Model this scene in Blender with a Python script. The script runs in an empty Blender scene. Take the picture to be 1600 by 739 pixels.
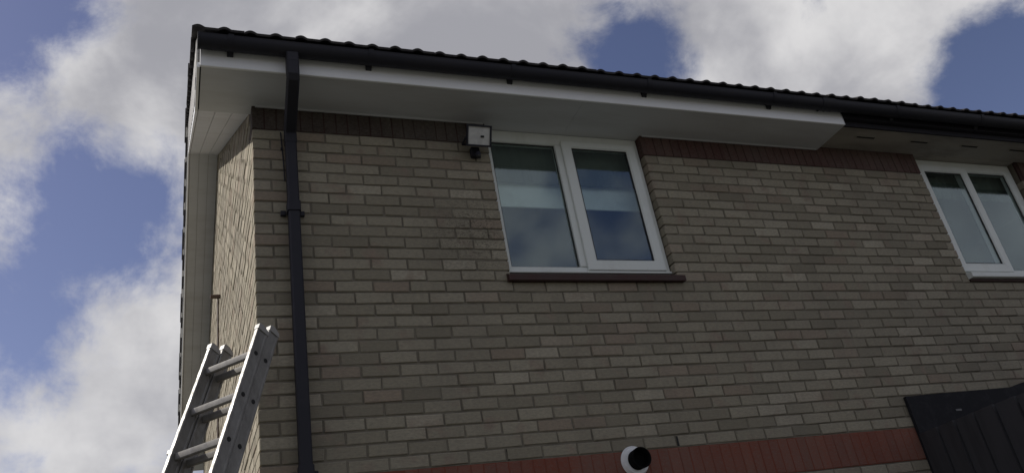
import bpy, math, random
from mathutils import Matrix, Vector

random.seed(11)
scene = bpy.context.scene
col = scene.collection

# ---------------------------------------------------------------- camera
cam_data = bpy.data.cameras.new('camera')
cam = bpy.data.objects.new('camera', cam_data)
col.objects.link(cam)
right = Vector((0.92857, -0.33533, -0.15910))
upv = Vector((-0.02237, -0.47843, 0.87784))
fwd = Vector((0.37048, 0.81158, 0.45175))
m = Matrix((right, upv, -fwd)).transposed().to_4x4()
m.translation = Vector((-0.4049, -4.4382, 1.6051))
cam.matrix_world = m
cam_data.sensor_width = 36.0
cam_data.lens = 36.0 * 1301.73 / 1600.0
cam_data.clip_start = 0.05
cam_data.clip_end = 3000
scene.camera = cam

# ---------------------------------------------------------------- sun, sky, exposure
SUN = Vector((-0.66, 0.38, 0.65)).normalized()          # towards the sun
sun_data = bpy.data.lights.new('sun', 'SUN')
sun_data.energy = 5.0
sun_data.angle = math.radians(0.6)
sun_data.color = (1.0, 0.95, 0.88)
sun = bpy.data.objects.new('sun', sun_data)
col.objects.link(sun)
sun.rotation_euler = SUN.to_track_quat('Z', 'Y').to_euler()
sun.location = (-6, 3, 12)

world = bpy.data.worlds.new('World')
scene.world = world
world.use_nodes = True
wt = world.node_tree
wt.nodes.clear()


def wn(kind, **kw):
    n = wt.nodes.new(kind)
    for k, v in kw.items():
        setattr(n, k, v)
    return n


def wmath(op, a, b=None, c=None):
    n = wn('ShaderNodeMath', operation=op)
    for i, v in enumerate((a, b, c)):
        if v is None:
            continue
        if isinstance(v, (int, float)):
            n.inputs[i].default_value = v
        else:
            wt.links.new(v, n.inputs[i])
    return n.outputs[0]


out = wn('ShaderNodeOutputWorld')
bg = wn('ShaderNodeBackground')
bg.inputs['Strength'].default_value = 0.05
sky = wn('ShaderNodeTexSky', sky_type='NISHITA')
sky.sun_disc = False
sky.sun_elevation = math.asin(SUN.z)
sky.sun_rotation = math.atan2(SUN.x, SUN.y)
sky.air_density = 1.0
sky.dust_density = 0.6
sky.ozone_density = 2.5
tc = wn('ShaderNodeTexCoord')
D = tc.outputs['Generated']


def wnoise(scale, detail, rough, dist=0.0, off=(0, 0, 0), squash=1.0):
    mp = wn('ShaderNodeMapping')
    mp.inputs['Location'].default_value = off
    mp.inputs['Scale'].default_value = (1, 1, squash)
    wt.links.new(D, mp.inputs['Vector'])
    n = wn('ShaderNodeTexNoise')
    n.inputs['Scale'].default_value = scale
    n.inputs['Detail'].default_value = detail
    n.inputs['Roughness'].default_value = rough
    n.inputs['Distortion'].default_value = dist
    wt.links.new(mp.outputs[0], n.inputs['Vector'])
    return n.outputs['Fac']


# cloud cover: broken cumulus all over the sky, with the gaps and banks seen over the roof
cover = wmath('ADD', wmath('MULTIPLY', wnoise(3.1, 9, 0.60, 0.25, (0.3, 0.1, 0.7), 1.3), 1.15), -0.10)
BANKS = [  # direction, angular size (radians), weight
    ((-0.161, 0.743, 0.650), 0.060, -0.22), ((-0.066, 0.860, 0.506), 0.070, -0.24),
    ((-0.100, 0.842, 0.520), 0.055, -0.14), ((-0.020, 0.868, 0.500), 0.060, -0.12),
    ((-0.141, 0.892, 0.429), 0.055, -0.16), ((-0.149, 0.929, 0.338), 0.050, -0.20),
    ((0.466, 0.633, 0.618), 0.055, -0.26), ((0.490, 0.660, 0.580), 0.050, -0.2), ((0.765, 0.447, 0.465), 0.060, -0.26),
    ((0.800, 0.420, 0.430), 0.080, -0.20), ((0.690, 0.510, 0.514), 0.06, 0.22), ((0.735, 0.410, 0.540), 0.05, 0.16),
    ((0.622, 0.544, 0.563), 0.110, 0.20), ((-0.074, 0.795, 0.602), 0.095, 0.24),
    ((0.212, 0.707, 0.675), 0.200, 0.16), ((-0.037, 0.918, 0.395), 0.085, 0.18),
    ((-0.100, 0.950, 0.290), 0.080, 0.14),
]
for d, size, wgt in BANKS:
    dot = wn('ShaderNodeVectorMath', operation='DOT_PRODUCT')
    wt.links.new(D, dot.inputs[0])
    dot.inputs[1].default_value = Vector(d).normalized()
    # 1 - dot = angle^2 / 2 ; gaussian in angle
    g = wmath('MULTIPLY', wmath('SUBTRACT', 1.0, dot.outputs['Value']), -1.0 / size ** 2)
    g = wmath('EXPONENT', g)
    cover = wmath('MULTIPLY_ADD', g, wgt, cover)
cover = wmath('MULTIPLY_ADD', wmath('SUBTRACT', wnoise(11, 6, 0.62, 0.4, (4.4, 1.2, 3.1)), 0.5), 0.38, cover)
mr = wn('ShaderNodeMapRange', interpolation_type='SMOOTHSTEP')
wt.links.new(cover, mr.inputs['Value'])
mr.inputs['From Min'].default_value = 0.36
mr.inputs['From Max'].default_value = 0.58
dens = mr.outputs['Result']
# cloud brightness: white edges, grey bellies
sh = wmath('ADD', wmath('MULTIPLY', wnoise(4.2, 6, 0.55, 0.3, (2.1, 5.3, 1.9)), 1.0), wmath('MULTIPLY', cover, -0.35))
mr2 = wn('ShaderNodeMapRange', interpolation_type='SMOOTHSTEP')
wt.links.new(sh, mr2.inputs['Value'])
mr2.inputs['From Min'].default_value = 0.14
mr2.inputs['From Max'].default_value = 0.50
cc = wn('ShaderNodeMix', data_type='RGBA')
wt.links.new(mr2.outputs['Result'], cc.inputs['Factor'])
cc.inputs[6].default_value = (7.2, 7.2, 7.8, 1)
cc.inputs[7].default_value = (15.0, 14.8, 14.8, 1)
mx = wn('ShaderNodeMix', data_type='RGBA')
wt.links.new(wmath('MULTIPLY', dens, 0.96), mx.inputs['Factor'])
tint = wn('ShaderNodeMix', data_type='RGBA', blend_type='MULTIPLY')
tint.inputs['Factor'].default_value = 1.0
wt.links.new(sky.outputs['Color'], tint.inputs[6])
tint.inputs[7].default_value = (1.85, 1.50, 1.62, 1)      # the camera's violet-leaning blue
wt.links.new(tint.outputs[2], mx.inputs[6])
wt.links.new(cc.outputs[2], mx.inputs[7])
wt.links.new(mx.outputs[2], bg.inputs['Color'])
wt.links.new(bg.outputs[0], out.inputs['Surface'])

vs = scene.view_settings
vs.view_transform = 'Standard'
vs.look = 'None'
vs.exposure = 0.0
vs.gamma = 1.0
vs.use_curve_mapping = False

# ---------------------------------------------------------------- materials
MATS = {}


class MT:
    """small helper around one procedural Principled material"""

    def __init__(self, name, base, rough=0.6, metal=0.0, spec=0.5):
        self.m = bpy.data.materials.new(name)
        self.m.use_nodes = True
        self.t = self.m.node_tree
        self.b = self.t.nodes['Principled BSDF']
        self.b.inputs['Base Color'].default_value = (*base, 1)
        self.b.inputs['Roughness'].default_value = rough
        self.b.inputs['Metallic'].default_value = metal
        self.b.inputs['Specular IOR Level'].default_value = spec
        self.base = base
        g = self.t.nodes.new('ShaderNodeNewGeometry')
        self.pos = g.outputs['Position']
        MATS[name] = self.m

    def node(self, kind, **kw):
        n = self.t.nodes.new(kind)
        for k, v in kw.items():
            setattr(n, k, v)
        return n

    def link(self, a, b):
        self.t.links.new(a, b)

    def noise(self, scale, detail=4, rough=0.55, stretch=(1, 1, 1), dist=0.0, vec=None):
        mp = self.node('ShaderNodeMapping')
        mp.inputs['Scale'].default_value = stretch
        self.link(vec or self.pos, mp.inputs['Vector'])
        n = self.node('ShaderNodeTexNoise')
        n.inputs['Scale'].default_value = scale
        n.inputs['Detail'].default_value = detail
        n.inputs['Roughness'].default_value = rough
        n.inputs['Distortion'].default_value = dist
        self.link(mp.outputs[0], n.inputs['Vector'])
        return n.outputs['Fac']

    def rng(self, v, a, b, c=0.0, d=1.0):
        n = self.node('ShaderNodeMapRange')
        self.link(v, n.inputs['Value'])
        for k, x in zip(('From Min', 'From Max', 'To Min', 'To Max'), (a, b, c, d)):
            n.inputs[k].default_value = x
        return n.outputs['Result']

    def mix(self, fac, a, b, blend='MIX'):
        n = self.node('ShaderNodeMix', data_type='RGBA', blend_type=blend)
        for sock, v in ((n.inputs['Factor'], fac), (n.inputs[6], a), (n.inputs[7], b)):
            if isinstance(v, (int, float)):
                sock.default_value = v
            elif isinstance(v, tuple):
                sock.default_value = (*v, 1)
            else:
                self.link(v, sock)
        return n.outputs[2]

    def color(self, c):
        self.link(c, self.b.inputs['Base Color'])

    def bump(self, h, strength, dist):
        n = self.node('ShaderNodeBump')
        n.inputs['Strength'].default_value = strength
        n.inputs['Distance'].default_value = dist
        self.link(h, n.inputs['Height'])
        self.link(n.outputs[0], self.b.inputs['Normal'])

    def grime(self, dirt, lo=0.5, hi=0.75, scale=3.0, amount=0.6, stretch=(1, 1, 1)):
        """dirt and streaks with a shape of their own"""
        n = self.noise(scale, 7, 0.65, stretch)
        f = self.rng(n, lo, hi, 0, amount)
        self.color(self.mix(f, self.base, dirt))


def brick_mat(name, joined, stops, pink):
    t = MT(name, (0.28, 0.25, 0.21), 0.92, 0, 0.2)
    if joined:
        a = t.node('ShaderNodeAttribute', attribute_name='rnd', attribute_type='GEOMETRY')
        r = a.outputs['Fac']
    else:
        a = t.node('ShaderNodeObjectInfo')
        r = a.outputs['Random']
    ramp = t.node('ShaderNodeValToRGB')
    cr = ramp.color_ramp
    cr.interpolation = 'LINEAR'
    while len(cr.elements) < len(stops):
        cr.elements.new(0.5)
    for e, (p, c) in zip(cr.elements, stops):
        e.position = p
        e.color = (*c, 1)
    t.link(r, ramp.inputs['Fac'])
    # the burnt, pinkish flush that runs over part of a brick
    n1 = t.rng(t.noise(6.5, 3, 0.5), 0.56, 0.74)
    c = t.mix(n1, ramp.outputs['Color'], pink)
    n2 = t.noise(38, 5, 0.7, (1, 1, 2.2))
    c = t.mix(t.rng(n2, 0.35, 0.72, 0, 0.55), c, (0.135, 0.12, 0.10))
    n4 = t.noise(1.1, 5, 0.6)                       # weathering in broad patches
    c = t.mix(t.rng(n4, 0.45, 0.75, 0, 0.38), c, (0.165, 0.150, 0.128))
    n6 = t.noise(3.4, 6, 0.65, (1, 1, 0.10))        # rain streaks
    c = t.mix(t.rng(n6, 0.52, 0.72, 0, 0.30), c, (0.13, 0.117, 0.092))
    n5 = t.noise(170, 3, 0.6)
    c = t.mix(t.rng(n5, 0.62, 0.8, 0, 0.5), c, (0.42, 0.39, 0.34))
    # a patch of spalled, scratched faces left of the window
    dn = t.node('ShaderNodeVectorMath', operation='DISTANCE')
    t.link(t.pos, dn.inputs[0])
    dn.inputs[1].default_value = (1.36, 0.0, 4.10)
    near = t.rng(dn.outputs['Value'], 0.42, 0.10)
    scr = t.rng(t.noise(42, 4, 0.7, (1, 1, 1.6), 1.5), 0.50, 0.57)
    mm = t.node('ShaderNodeMath', operation='MULTIPLY')
    t.link(near, mm.inputs[0])
    t.link(scr, mm.inputs[1])
    m2 = t.node('ShaderNodeMath', operation='MULTIPLY')
    t.link(mm.outputs[0], m2.inputs[0])
    m2.inputs[1].default_value = 0.75
    c = t.mix(m2.outputs[0], c, (0.10, 0.09, 0.07))
    t.color(c)
    n3 = t.noise(95, 6, 0.7, (0.6, 0.6, 1.8))
    t.bump(n3, 0.65, 0.006)
    return t.m


BUFF = [(0.0, (0.208, 0.186, 0.136)), (0.12, (0.253, 0.228, 0.168)), (0.45, (0.296, 0.267, 0.199)),
        (0.74, (0.332, 0.301, 0.226)), (0.87, (0.398, 0.362, 0.278)), (0.94, (0.295, 0.238, 0.178)), (1.0, (0.228, 0.196, 0.144))]
PINK = (0.270, 0.208, 0.160)
brick_mat('buff_brick', False, BUFF, PINK)
brick_mat('buff_brick_joined', True, BUFF, PINK)
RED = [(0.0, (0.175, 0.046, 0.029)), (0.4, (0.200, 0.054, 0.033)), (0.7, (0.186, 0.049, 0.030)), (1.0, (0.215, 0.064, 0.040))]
SOOT_SHADE = [(0.0, (0.034, 0.025, 0.022)), (0.4, (0.042, 0.030, 0.026)), (0.7, (0.038, 0.027, 0.024)), (1.0, (0.047, 0.033, 0.028))]  # upper band, left: soot, with the soffit's shade put into the colour
MAROON_SHADE = [(0.0, (0.066, 0.025, 0.024)), (0.4, (0.078, 0.029, 0.027)), (0.7, (0.072, 0.027, 0.025)), (1.0, (0.088, 0.034, 0.031))]  # upper band, further right: maroon, soffit shade put into the colour too
brick_mat('maroon_brick', False, MAROON_SHADE, (0.08, 0.025, 0.024))
brick_mat('red_brick', False, RED, (0.195, 0.055, 0.035))
brick_mat('sooty_red_brick', False, SOOT_SHADE, (0.045, 0.027, 0.024))  # soot and painted-in soffit shade together

t = MT('mortar', (0.175, 0.158, 0.125), 0.95, 0, 0.1)
t.grime((0.085, 0.075, 0.06), 0.45, 0.7, 5, 0.8)
t.bump(t.noise(150, 4), 0.6, 0.004)
t = MT('band_mortar', (0.180, 0.056, 0.037), 0.95, 0, 0.1)
t.grime((0.115, 0.05, 0.038), 0.45, 0.7, 9, 0.8)
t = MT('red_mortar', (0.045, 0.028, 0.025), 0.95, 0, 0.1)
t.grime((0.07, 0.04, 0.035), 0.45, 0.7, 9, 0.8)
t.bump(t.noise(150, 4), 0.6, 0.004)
t = MT('white_plastic', (0.80, 0.81, 0.82), 0.34, 0, 0.45)
n = t.noise(2.2, 8, 0.7, (0.35, 1, 1.5))
c = t.mix(t.rng(n, 0.48, 0.78, 0, 0.32), (0.80, 0.81, 0.82), (0.50, 0.49, 0.46))
n = t.noise(60, 5, 0.7)
c = t.mix(t.rng(n, 0.62, 0.8, 0, 0.25), c, (0.35, 0.33, 0.29))
t.color(c)
t = MT('window_plastic', (0.66, 0.69, 0.66), 0.38, 0, 0.4)
t.grime((0.42, 0.42, 0.38), 0.5, 0.8, 7, 0.4, (1, 1, 0.5))
t = MT('soffit_board', (0.57, 0.58, 0.60), 0.5, 0, 0.3)
t.grime((0.32, 0.30, 0.275), 0.45, 0.8, 2.4, 0.45, (0.5, 2, 2))
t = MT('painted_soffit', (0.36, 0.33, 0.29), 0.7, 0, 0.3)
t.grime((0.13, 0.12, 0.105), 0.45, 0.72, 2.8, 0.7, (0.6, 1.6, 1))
t = MT('black_plastic', (0.019, 0.019, 0.026), 0.58, 0, 0.25)
t.grime((0.032, 0.031, 0.036), 0.5, 0.75, 4, 0.6, (0.5, 1, 1))
t = MT('dark_paint', (0.016, 0.015, 0.020), 0.6, 0, 0.25)
t.grime((0.05, 0.048, 0.05), 0.5, 0.75, 5, 0.5, (0.4, 1, 1))
t = MT('roof_tile', (0.044, 0.041, 0.044), 0.88, 0, 0.2)
n = t.noise(9, 7, 0.7)
c = t.mix(t.rng(n, 0.5, 0.7, 0, 0.7), (0.044, 0.041, 0.044), (0.085, 0.082, 0.074))
t.color(c)
t.bump(t.noise(120, 5), 0.6, 0.004)
t = MT('verge_mortar', (0.62, 0.61, 0.59), 0.95, 0, 0.1)
t.grime((0.35, 0.34, 0.32), 0.45, 0.7, 7, 0.6)
t.bump(t.noise(60, 5), 0.7, 0.008)
t = MT('sill_tile', (0.046, 0.021, 0.018), 0.6, 0, 0.3)
t.grime((0.045, 0.035, 0.03), 0.45, 0.7, 12, 0.7)
t = MT('dark_seal', (0.012, 0.012, 0.012), 0.6)
t.grime((0.03, 0.03, 0.03), 0.5, 0.7, 20, 0.6)
t = MT('aluminium', (0.30, 0.29, 0.275), 0.55, 0.35, 0.4)
n = t.noise(14, 7, 0.7, (1, 1, 0.35))
t.color(t.mix(t.rng(n, 0.42, 0.72, 0, 0.75), (0.215, 0.208, 0.196), (0.10, 0.093, 0.083)))
t.link(t.rng(t.noise(30, 5, 0.6), 0.3, 0.7, 0.36, 0.62), t.b.inputs['Roughness'])
t.bump(t.noise(220, 3), 0.15, 0.002)
t = MT('end_cap_plastic', (0.28, 0.27, 0.255), 0.5)
t.grime((0.25, 0.24, 0.22), 0.45, 0.7, 40, 0.7)
t = MT('hollow_dark', (0.015, 0.015, 0.015), 0.9)
t.grime((0.03, 0.028, 0.026), 0.5, 0.7, 60, 0.5)
t = MT('flue_black', (0.006, 0.006, 0.006), 0.9, 0, 0.1)
t.grime((0.010, 0.010, 0.010), 0.5, 0.7, 40, 0.5)
t = MT('clad_board', (0.050, 0.049, 0.054), 0.6, 0, 0.3)
t.grime((0.030, 0.030, 0.033), 0.45, 0.7, 6, 0.8, (2, 2, 0.25))
t.bump(t.noise(60, 5, 0.6, (1, 1, 0.08)), 0.3, 0.003)
t = MT('roof_felt', (0.016, 0.016, 0.019), 0.85, 0, 0.2)
t.grime((0.030, 0.030, 0.033), 0.5, 0.7, 18, 0.7)
t.bump(t.noise(200, 3), 0.4, 0.002)
t = MT('brown_plastic', (0.10, 0.065, 0.05), 0.5)
t.grime((0.06, 0.045, 0.04), 0.5, 0.7, 9, 0.6)
t = MT('sheet_steel', (0.16, 0.16, 0.16), 0.6, 0.2)
t.grime((0.08, 0.08, 0.08), 0.5, 0.7, 20, 0.5)
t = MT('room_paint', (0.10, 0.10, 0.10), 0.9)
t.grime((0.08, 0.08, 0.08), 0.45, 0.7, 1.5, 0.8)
t = MT('valance_fabric', (0.11, 0.13, 0.105), 0.95)
t.grime((0.085, 0.10, 0.08), 0.4, 0.65, 6, 0.8, (6, 1, 0.3))
t = MT('blind_fabric', (0.80, 0.86, 0.82), 0.9)
t.grime((0.60, 0.64, 0.62), 0.45, 0.7, 5, 0.7)
t = MT('lens_frost', (0.50, 0.50, 0.48), 0.22, 0, 0.6)
t.grime((0.40, 0.40, 0.39), 0.45, 0.6, 16, 0.8)
t = MT('chrome_reflector', (0.62, 0.62, 0.6), 0.3, 0.9)
t.grime((0.35, 0.34, 0.33), 0.45, 0.6, 25, 0.7)
t = MT('ground_paving', (0.105, 0.102, 0.098), 0.9, 0, 0.2)
n = t.noise(0.35, 8, 0.65)
c = t.mix(t.rng(n, 0.4, 0.62), (0.105, 0.102, 0.098), (0.060, 0.066, 0.045))
t.color(c)
t.bump(t.noise(30, 6), 0.5, 0.02)

# glass: clear pane that reflects more at glancing angles, slightly wavy
gm = bpy.data.materials.new('window_glass')
gm.use_nodes = True
gt = gm.node_tree
gt.nodes.clear()
go = gt.nodes.new('ShaderNodeOutputMaterial')
gmix = gt.nodes.new('ShaderNodeMixShader')
gtr = gt.nodes.new('ShaderNodeBsdfTransparent')
gtr.inputs[0].default_value = (0.90, 0.94, 0.93, 1)
ggl = gt.nodes.new('ShaderNodeBsdfGlossy')
ggl.inputs['Roughness'].default_value = 0.05
ggl.inputs['Color'].default_value = (0.80, 0.93, 1.0, 1)     # coated glass
glw = gt.nodes.new('ShaderNodeLayerWeight')           # Schlick's curve from the facing ratio
glw.inputs['Blend'].default_value = 0.5
gpw = gt.nodes.new('ShaderNodeMath')
gpw.operation = 'POWER'
gpw.inputs[1].default_value = 5.0
gt.links.new(glw.outputs['Facing'], gpw.inputs[0])
gfr = gt.nodes.new('ShaderNodeMath')
gfr.operation = 'MULTIPLY_ADD'
gfr.inputs[1].default_value = 0.94
gfr.inputs[2].default_value = 0.095
gt.links.new(gpw.outputs[0], gfr.inputs[0])
gno = gt.nodes.new('ShaderNodeTexNoise')
gno.inputs['Scale'].default_value = 2.2
gge = gt.nodes.new('ShaderNodeNewGeometry')
gbu = gt.nodes.new('ShaderNodeBump')
gbu.inputs['Strength'].default_value = 0.03
gbu.inputs['Distance'].default_value = 0.02
gt.links.new(gge.outputs['Position'], gno.inputs['Vector'])
gt.links.new(gno.outputs['Fac'], gbu.inputs['Height'])
gt.links.new(gbu.outputs[0], ggl.inputs['Normal'])
gt.links.new(gfr.outputs[0], gmix.inputs[0])
gt.links.new(gtr.outputs[0], gmix.inputs[1])
gt.links.new(ggl.outputs[0], gmix.inputs[2])
gt.links.new(gmix.outputs[0], go.inputs['Surface'])
MATS['window_glass'] = gm


# ---------------------------------------------------------------- mesh helpers
class MB:
    def __init__(self):
        self.v, self.f, self.r = [], [], []

    def add(self, vs, fs, rnd=0.5):
        o = len(self.v)
        self.v += [tuple(p) for p in vs]
        for f in fs:
            self.f.append(tuple(i + o for i in f))
            self.r.append(rnd)
        return self

    def box(self, x0, x1, y0, y1, z0, z1, c=0.0, rnd=0.5):
        if c <= 0:
            v = [(x, y, z) for x in (x0, x1) for y in (y0, y1) for z in (z0, z1)]
            f = [(0, 1, 3, 2), (4, 6, 7, 5), (0, 4, 5, 1), (2, 3, 7, 6), (0, 2, 6, 4), (1, 5, 7, 3)]
            return self.add(v, f, rnd)
        # chamfered box: 24 vertices
        v, f = [], []
        X, Y, Z = (x0, x1), (y0, y1), (z0, z1)
        idx = {}
        for i in (0, 1):
            for j in (0, 1):
                for k in (0, 1):
                    sx, sy, sz = (c, -c)[i], (c, -c)[j], (c, -c)[k]
                    idx[i, j, k, 0] = len(v); v.append((X[i], Y[j] + sy, Z[k] + sz))
                    idx[i, j, k, 1] = len(v); v.append((X[i] + sx, Y[j], Z[k] + sz))
                    idx[i, j, k, 2] = len(v); v.append((X[i] + sx, Y[j] + sy, Z[k]))
        for a in (0, 1):
            f.append([idx[a, 0, 0, 0], idx[a, 0, 1, 0], idx[a, 1, 1, 0], idx[a, 1, 0, 0]][::(1 if a == 0 else -1)])
            f.append([idx[0, a, 0, 1], idx[1, a, 0, 1], idx[1, a, 1, 1], idx[0, a, 1, 1]][::(1 if a == 0 else -1)])
            f.append([idx[0, 0, a, 2], idx[0, 1, a, 2], idx[1, 1, a, 2], idx[1, 0, a, 2]][::(1 if a == 0 else -1)])
        for a in (0, 1):
            for b in (0, 1):
                f.append([idx[a, b, 0, 0], idx[a, b, 1, 0], idx[a, b, 1, 1], idx[a, b, 0, 1]])
                f.append([idx[a, 0, b, 0], idx[a, 1, b, 0], idx[a, 1, b, 2], idx[a, 0, b, 2]])
                f.append([idx[0, a, b, 1], idx[1, a, b, 1], idx[1, a, b, 2], idx[0, a, b, 2]])
        for i in (0, 1):
            for j in (0, 1):
                for k in (0, 1):
                    f.append([idx[i, j, k, 0], idx[i, j, k, 1], idx[i, j, k, 2]])
        return self.add(v, f, rnd)

    def prism(self, prof, axis, a, b):
        """prof: list of 2D points, extruded along axis from a to b; other two axes in cyclic xyz order"""
        n = len(prof)

        def P(p, t):
            return {'x': (t, p[0], p[1]), 'y': (p[0], t, p[1]), 'z': (p[0], p[1], t)}[axis]
        v = [P(p, a) for p in prof] + [P(p, b) for p in prof]
        f = [tuple(range(n)), tuple(range(2 * n - 1, n - 1, -1))]
        f += [(i, (i + 1) % n, n + (i + 1) % n, n + i) for i in range(n)]
        return self.add(v, f)

    def strip(self, prof_a, prof_b):
        """skin between two equally long closed loops of 3D points, with end caps"""
        n = len(prof_a)
        f = [tuple(range(n)), tuple(range(2 * n - 1, n - 1, -1))]
        f += [(i, (i + 1) % n, n + (i + 1) % n, n + i) for i in range(n)]
        return self.add(list(prof_a) + list(prof_b), f)

    def tube(self, p0, p1, r0, r1=None, n=20, inner=None):
        r1 = r0 if r1 is None else r1
        p0, p1 = Vector(p0), Vector(p1)
        d = (p1 - p0).normalized()
        a = d.cross(Vector((0, 0, 1)) if abs(d.z) < 0.9 else Vector((1, 0, 0))).normalized()
        b = d.cross(a)

        def ring(c, r):
            return [c + (a * math.cos(2 * math.pi * i / n) + b * math.sin(2 * math.pi * i / n)) * r for i in range(n)]
        if inner is None:
            return self.strip(ring(p0, r0), ring(p1, r1))
        v = ring(p0, r0) + ring(p1, r1) + ring(p1, inner) + ring(p0, inner)
        f = []
        for k in range(4):
            q = (k + 1) % 4
            f += [(k * n + i, k * n + (i + 1) % n, q * n + (i + 1) % n, q * n + i) for i in range(n)]
        return self.add(v, f)

    def mesh(self, name, mat, smooth=None, rnd=False):
        me = bpy.data.meshes.new(name)
        me.from_pydata(self.v, [], self.f)
        if rnd:
            at = me.attributes.new('rnd', 'FLOAT', 'FACE')
            at.data.foreach_set('value', self.r)
        me.materials.append(MATS[mat])
        import bmesh
        bm = bmesh.new()
        bm.from_mesh(me)
        bmesh.ops.recalc_face_normals(bm, faces=bm.faces)
        bm.to_mesh(me)
        bm.free()
        if smooth is not None:
            for p in me.polygons:
                p.use_smooth = True
            me.set_sharp_from_angle(angle=math.radians(smooth))
        me.update()
        return me

    def obj(self, name, mat, parent=None, smooth=None, rnd=False):
        return link(name, self.mesh(name, mat, smooth, rnd), parent)


def link(name, me, parent=None, loc=None):
    o = bpy.data.objects.new(name, me)
    col.objects.link(o)
    if parent is not None:
        o.parent = parent
    if loc is not None:
        o.location = loc
    return o


def thing(name, label, cat, loc=(0, 0, 0), group=None):
    o = bpy.data.objects.new(name, None)
    col.objects.link(o)
    o.location = loc
    o.empty_display_size = 0.2
    o['label'] = label
    o['category'] = cat
    if group:
        o['group'] = group
    return o


# ---------------------------------------------------------------- measures (metres)
COURSE, STRETCH, JOINT = 0.075, 0.225, 0.010
Z0 = 4.5                       # height of bed joint number 0
PARTY = 4.505                  # where this house meets its neighbour
SOF = 4.972                    # eaves soffit
FAS_Y = -0.362                 # face of the white fascia
DEPTH = 8.75
RIDGE_Y = DEPTH / 2
PITCH = 0.592
WIN = (1.565, 2.8125, 3.755, SOF)      # opening in this house's front wall
NWIN = (5.590, 6.840, 3.775, 5.0)      # opening next door
END_X = 8.6


def zk(k):
    return Z0 - COURSE * k


# ---------------------------------------------------------------- ground
g = MB().add([(-600, -600, 0), (600, -600, 0), (600, 600, 0), (-600, 600, 0)], [(0, 1, 2, 3)])
ground = g.obj('ground', 'ground_paving')
ground['kind'] = 'structure'

# ---------------------------------------------------------------- houses
house = thing('house', 'buff brick house with new white fascia and soffit boards, ladder at its corner', 'house', (0, 0, 0))
neighbour = thing('neighbour_house', 'attached buff brick house at the right edge with dark fascia and grey slotted soffit', 'house', (PARTY, 0, 0))
neighbour_loc = Vector((PARTY, 0, 0))


class NParent:
    pass


def nlink(o):
    """part of the neighbour built in world coordinates"""
    o.parent = neighbour
    o.location = o.location - neighbour_loc
    return o


# wall cores (the mortar the bricks sit in)
def core(x0, x1, win, zt, mb):
    y0, y1 = 0.0065, 0.10
    mb.box(x0, win[0] + -0.012, y0, y1, 0, zt)
    mb.box(win[1] + 0.012, x1, y0, y1, 0, zt)
    mb.box(win[0] - 0.012, win[1] + 0.012, y0, y1, 0, win[2] - 0.012)
    return mb


front = core(0.008, PARTY, WIN, 5.02, MB()).obj('front_wall', 'mortar', house)
nfront = nlink(core(PARTY, END_X, NWIN, 5.05, MB()).obj('front_wall', 'mortar'))

# red soldier-course backing, a hair proud of the mortar
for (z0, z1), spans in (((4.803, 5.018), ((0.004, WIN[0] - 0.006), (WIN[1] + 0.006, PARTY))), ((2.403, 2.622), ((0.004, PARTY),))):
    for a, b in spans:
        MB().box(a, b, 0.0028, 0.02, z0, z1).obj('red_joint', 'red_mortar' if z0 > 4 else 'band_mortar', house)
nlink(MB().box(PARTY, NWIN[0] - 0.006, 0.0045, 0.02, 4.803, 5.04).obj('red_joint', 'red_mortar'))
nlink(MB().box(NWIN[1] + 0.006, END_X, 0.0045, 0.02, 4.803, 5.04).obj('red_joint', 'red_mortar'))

# --- bricks
CACHE = {}


def brick_mesh(w, h, d, mat, variant):
    key = (round(w, 3), round(h, 3), round(d, 3), mat, variant)
    if key not in CACHE:
        rr = random.Random(repr(key))
        mb = MB()
        c = 0.0035
        j = lambda s=0.0030: rr.uniform(-s, s)
        # back four, front rim four, front face four
        bx = [(0, d, 0), (w, d, 0), (w, d, h), (0, d, h)]
        e = .0022
        rim = [(j(e), c, j(e)), (w + j(e), c, j(e)), (w + j(e), c, h + j(e)), (j(e), c, h + j(e))]
        fr = [(c + abs(j()), j(.0015), c + abs(j())), (w - c - abs(j()), j(.0015), c + abs(j())),
              (w - c - abs(j()), j(.0015), h - c - abs(j())), (c + abs(j()), j(.0015), h - c - abs(j()))]
        v = bx + rim + fr
        f = [(3, 2, 1, 0), (8, 9, 10, 11)]
        for i in range(4):
            k = (i + 1) % 4
            f += [(i, k, 4 + k, 4 + i), (4 + i, 4 + k, 8 + k, 8 + i)]
        mb.add(v, f)
        CACHE[key] = mb.mesh('brick', mat)
    return CACHE[key]


def row_bricks(k, x_end):
    """(x0, x1) of the bricks of course k (between bed joints k and k+1)"""
    out_, x = [], 0.0
    w = 0.1025 if k % 2 else 0.215
    while x < x_end:
        out_.append((x, x + w))
        x += w + JOINT
        w = 0.215
    return out_


def cut(spans, k, win):
    z0, z1 = zk(k + 1), zk(k)
    if z0 >= win[3] or z1 <= win[2] + 0.03:
        return spans
    res = []
    for a, b in spans:
        if b <= win[0] or a >= win[1]:
            res.append((a, b))
            continue
        if a < win[0] - 0.03:
            res.append((a, win[0]))
        elif a < win[0] and res:
            res[-1] = (res[-1][0], win[0])
        if b > win[1] + 0.03:
            res.append((win[1], b))
    return res


cand, cand_n = [], []
KMAX = 59
for k in list(range(-4, 25)) + list(range(28, KMAX)):
    spans = cut(cut(row_bricks(k, END_X), k, WIN), k, NWIN)
    z = zk(k + 1) + JOINT / 2
    for a, b in spans:
        if b - a < 0.02:
            continue
        corner = a < 0.001
        d = 0.1025 if not corner else (0.215 if k % 2 else 0.1025)
        (cand if (a + b) / 2 < PARTY else cand_n).append((a, b, z, d, k))

camp = Vector((-0.4049, -4.4382, 1.6051))


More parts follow.
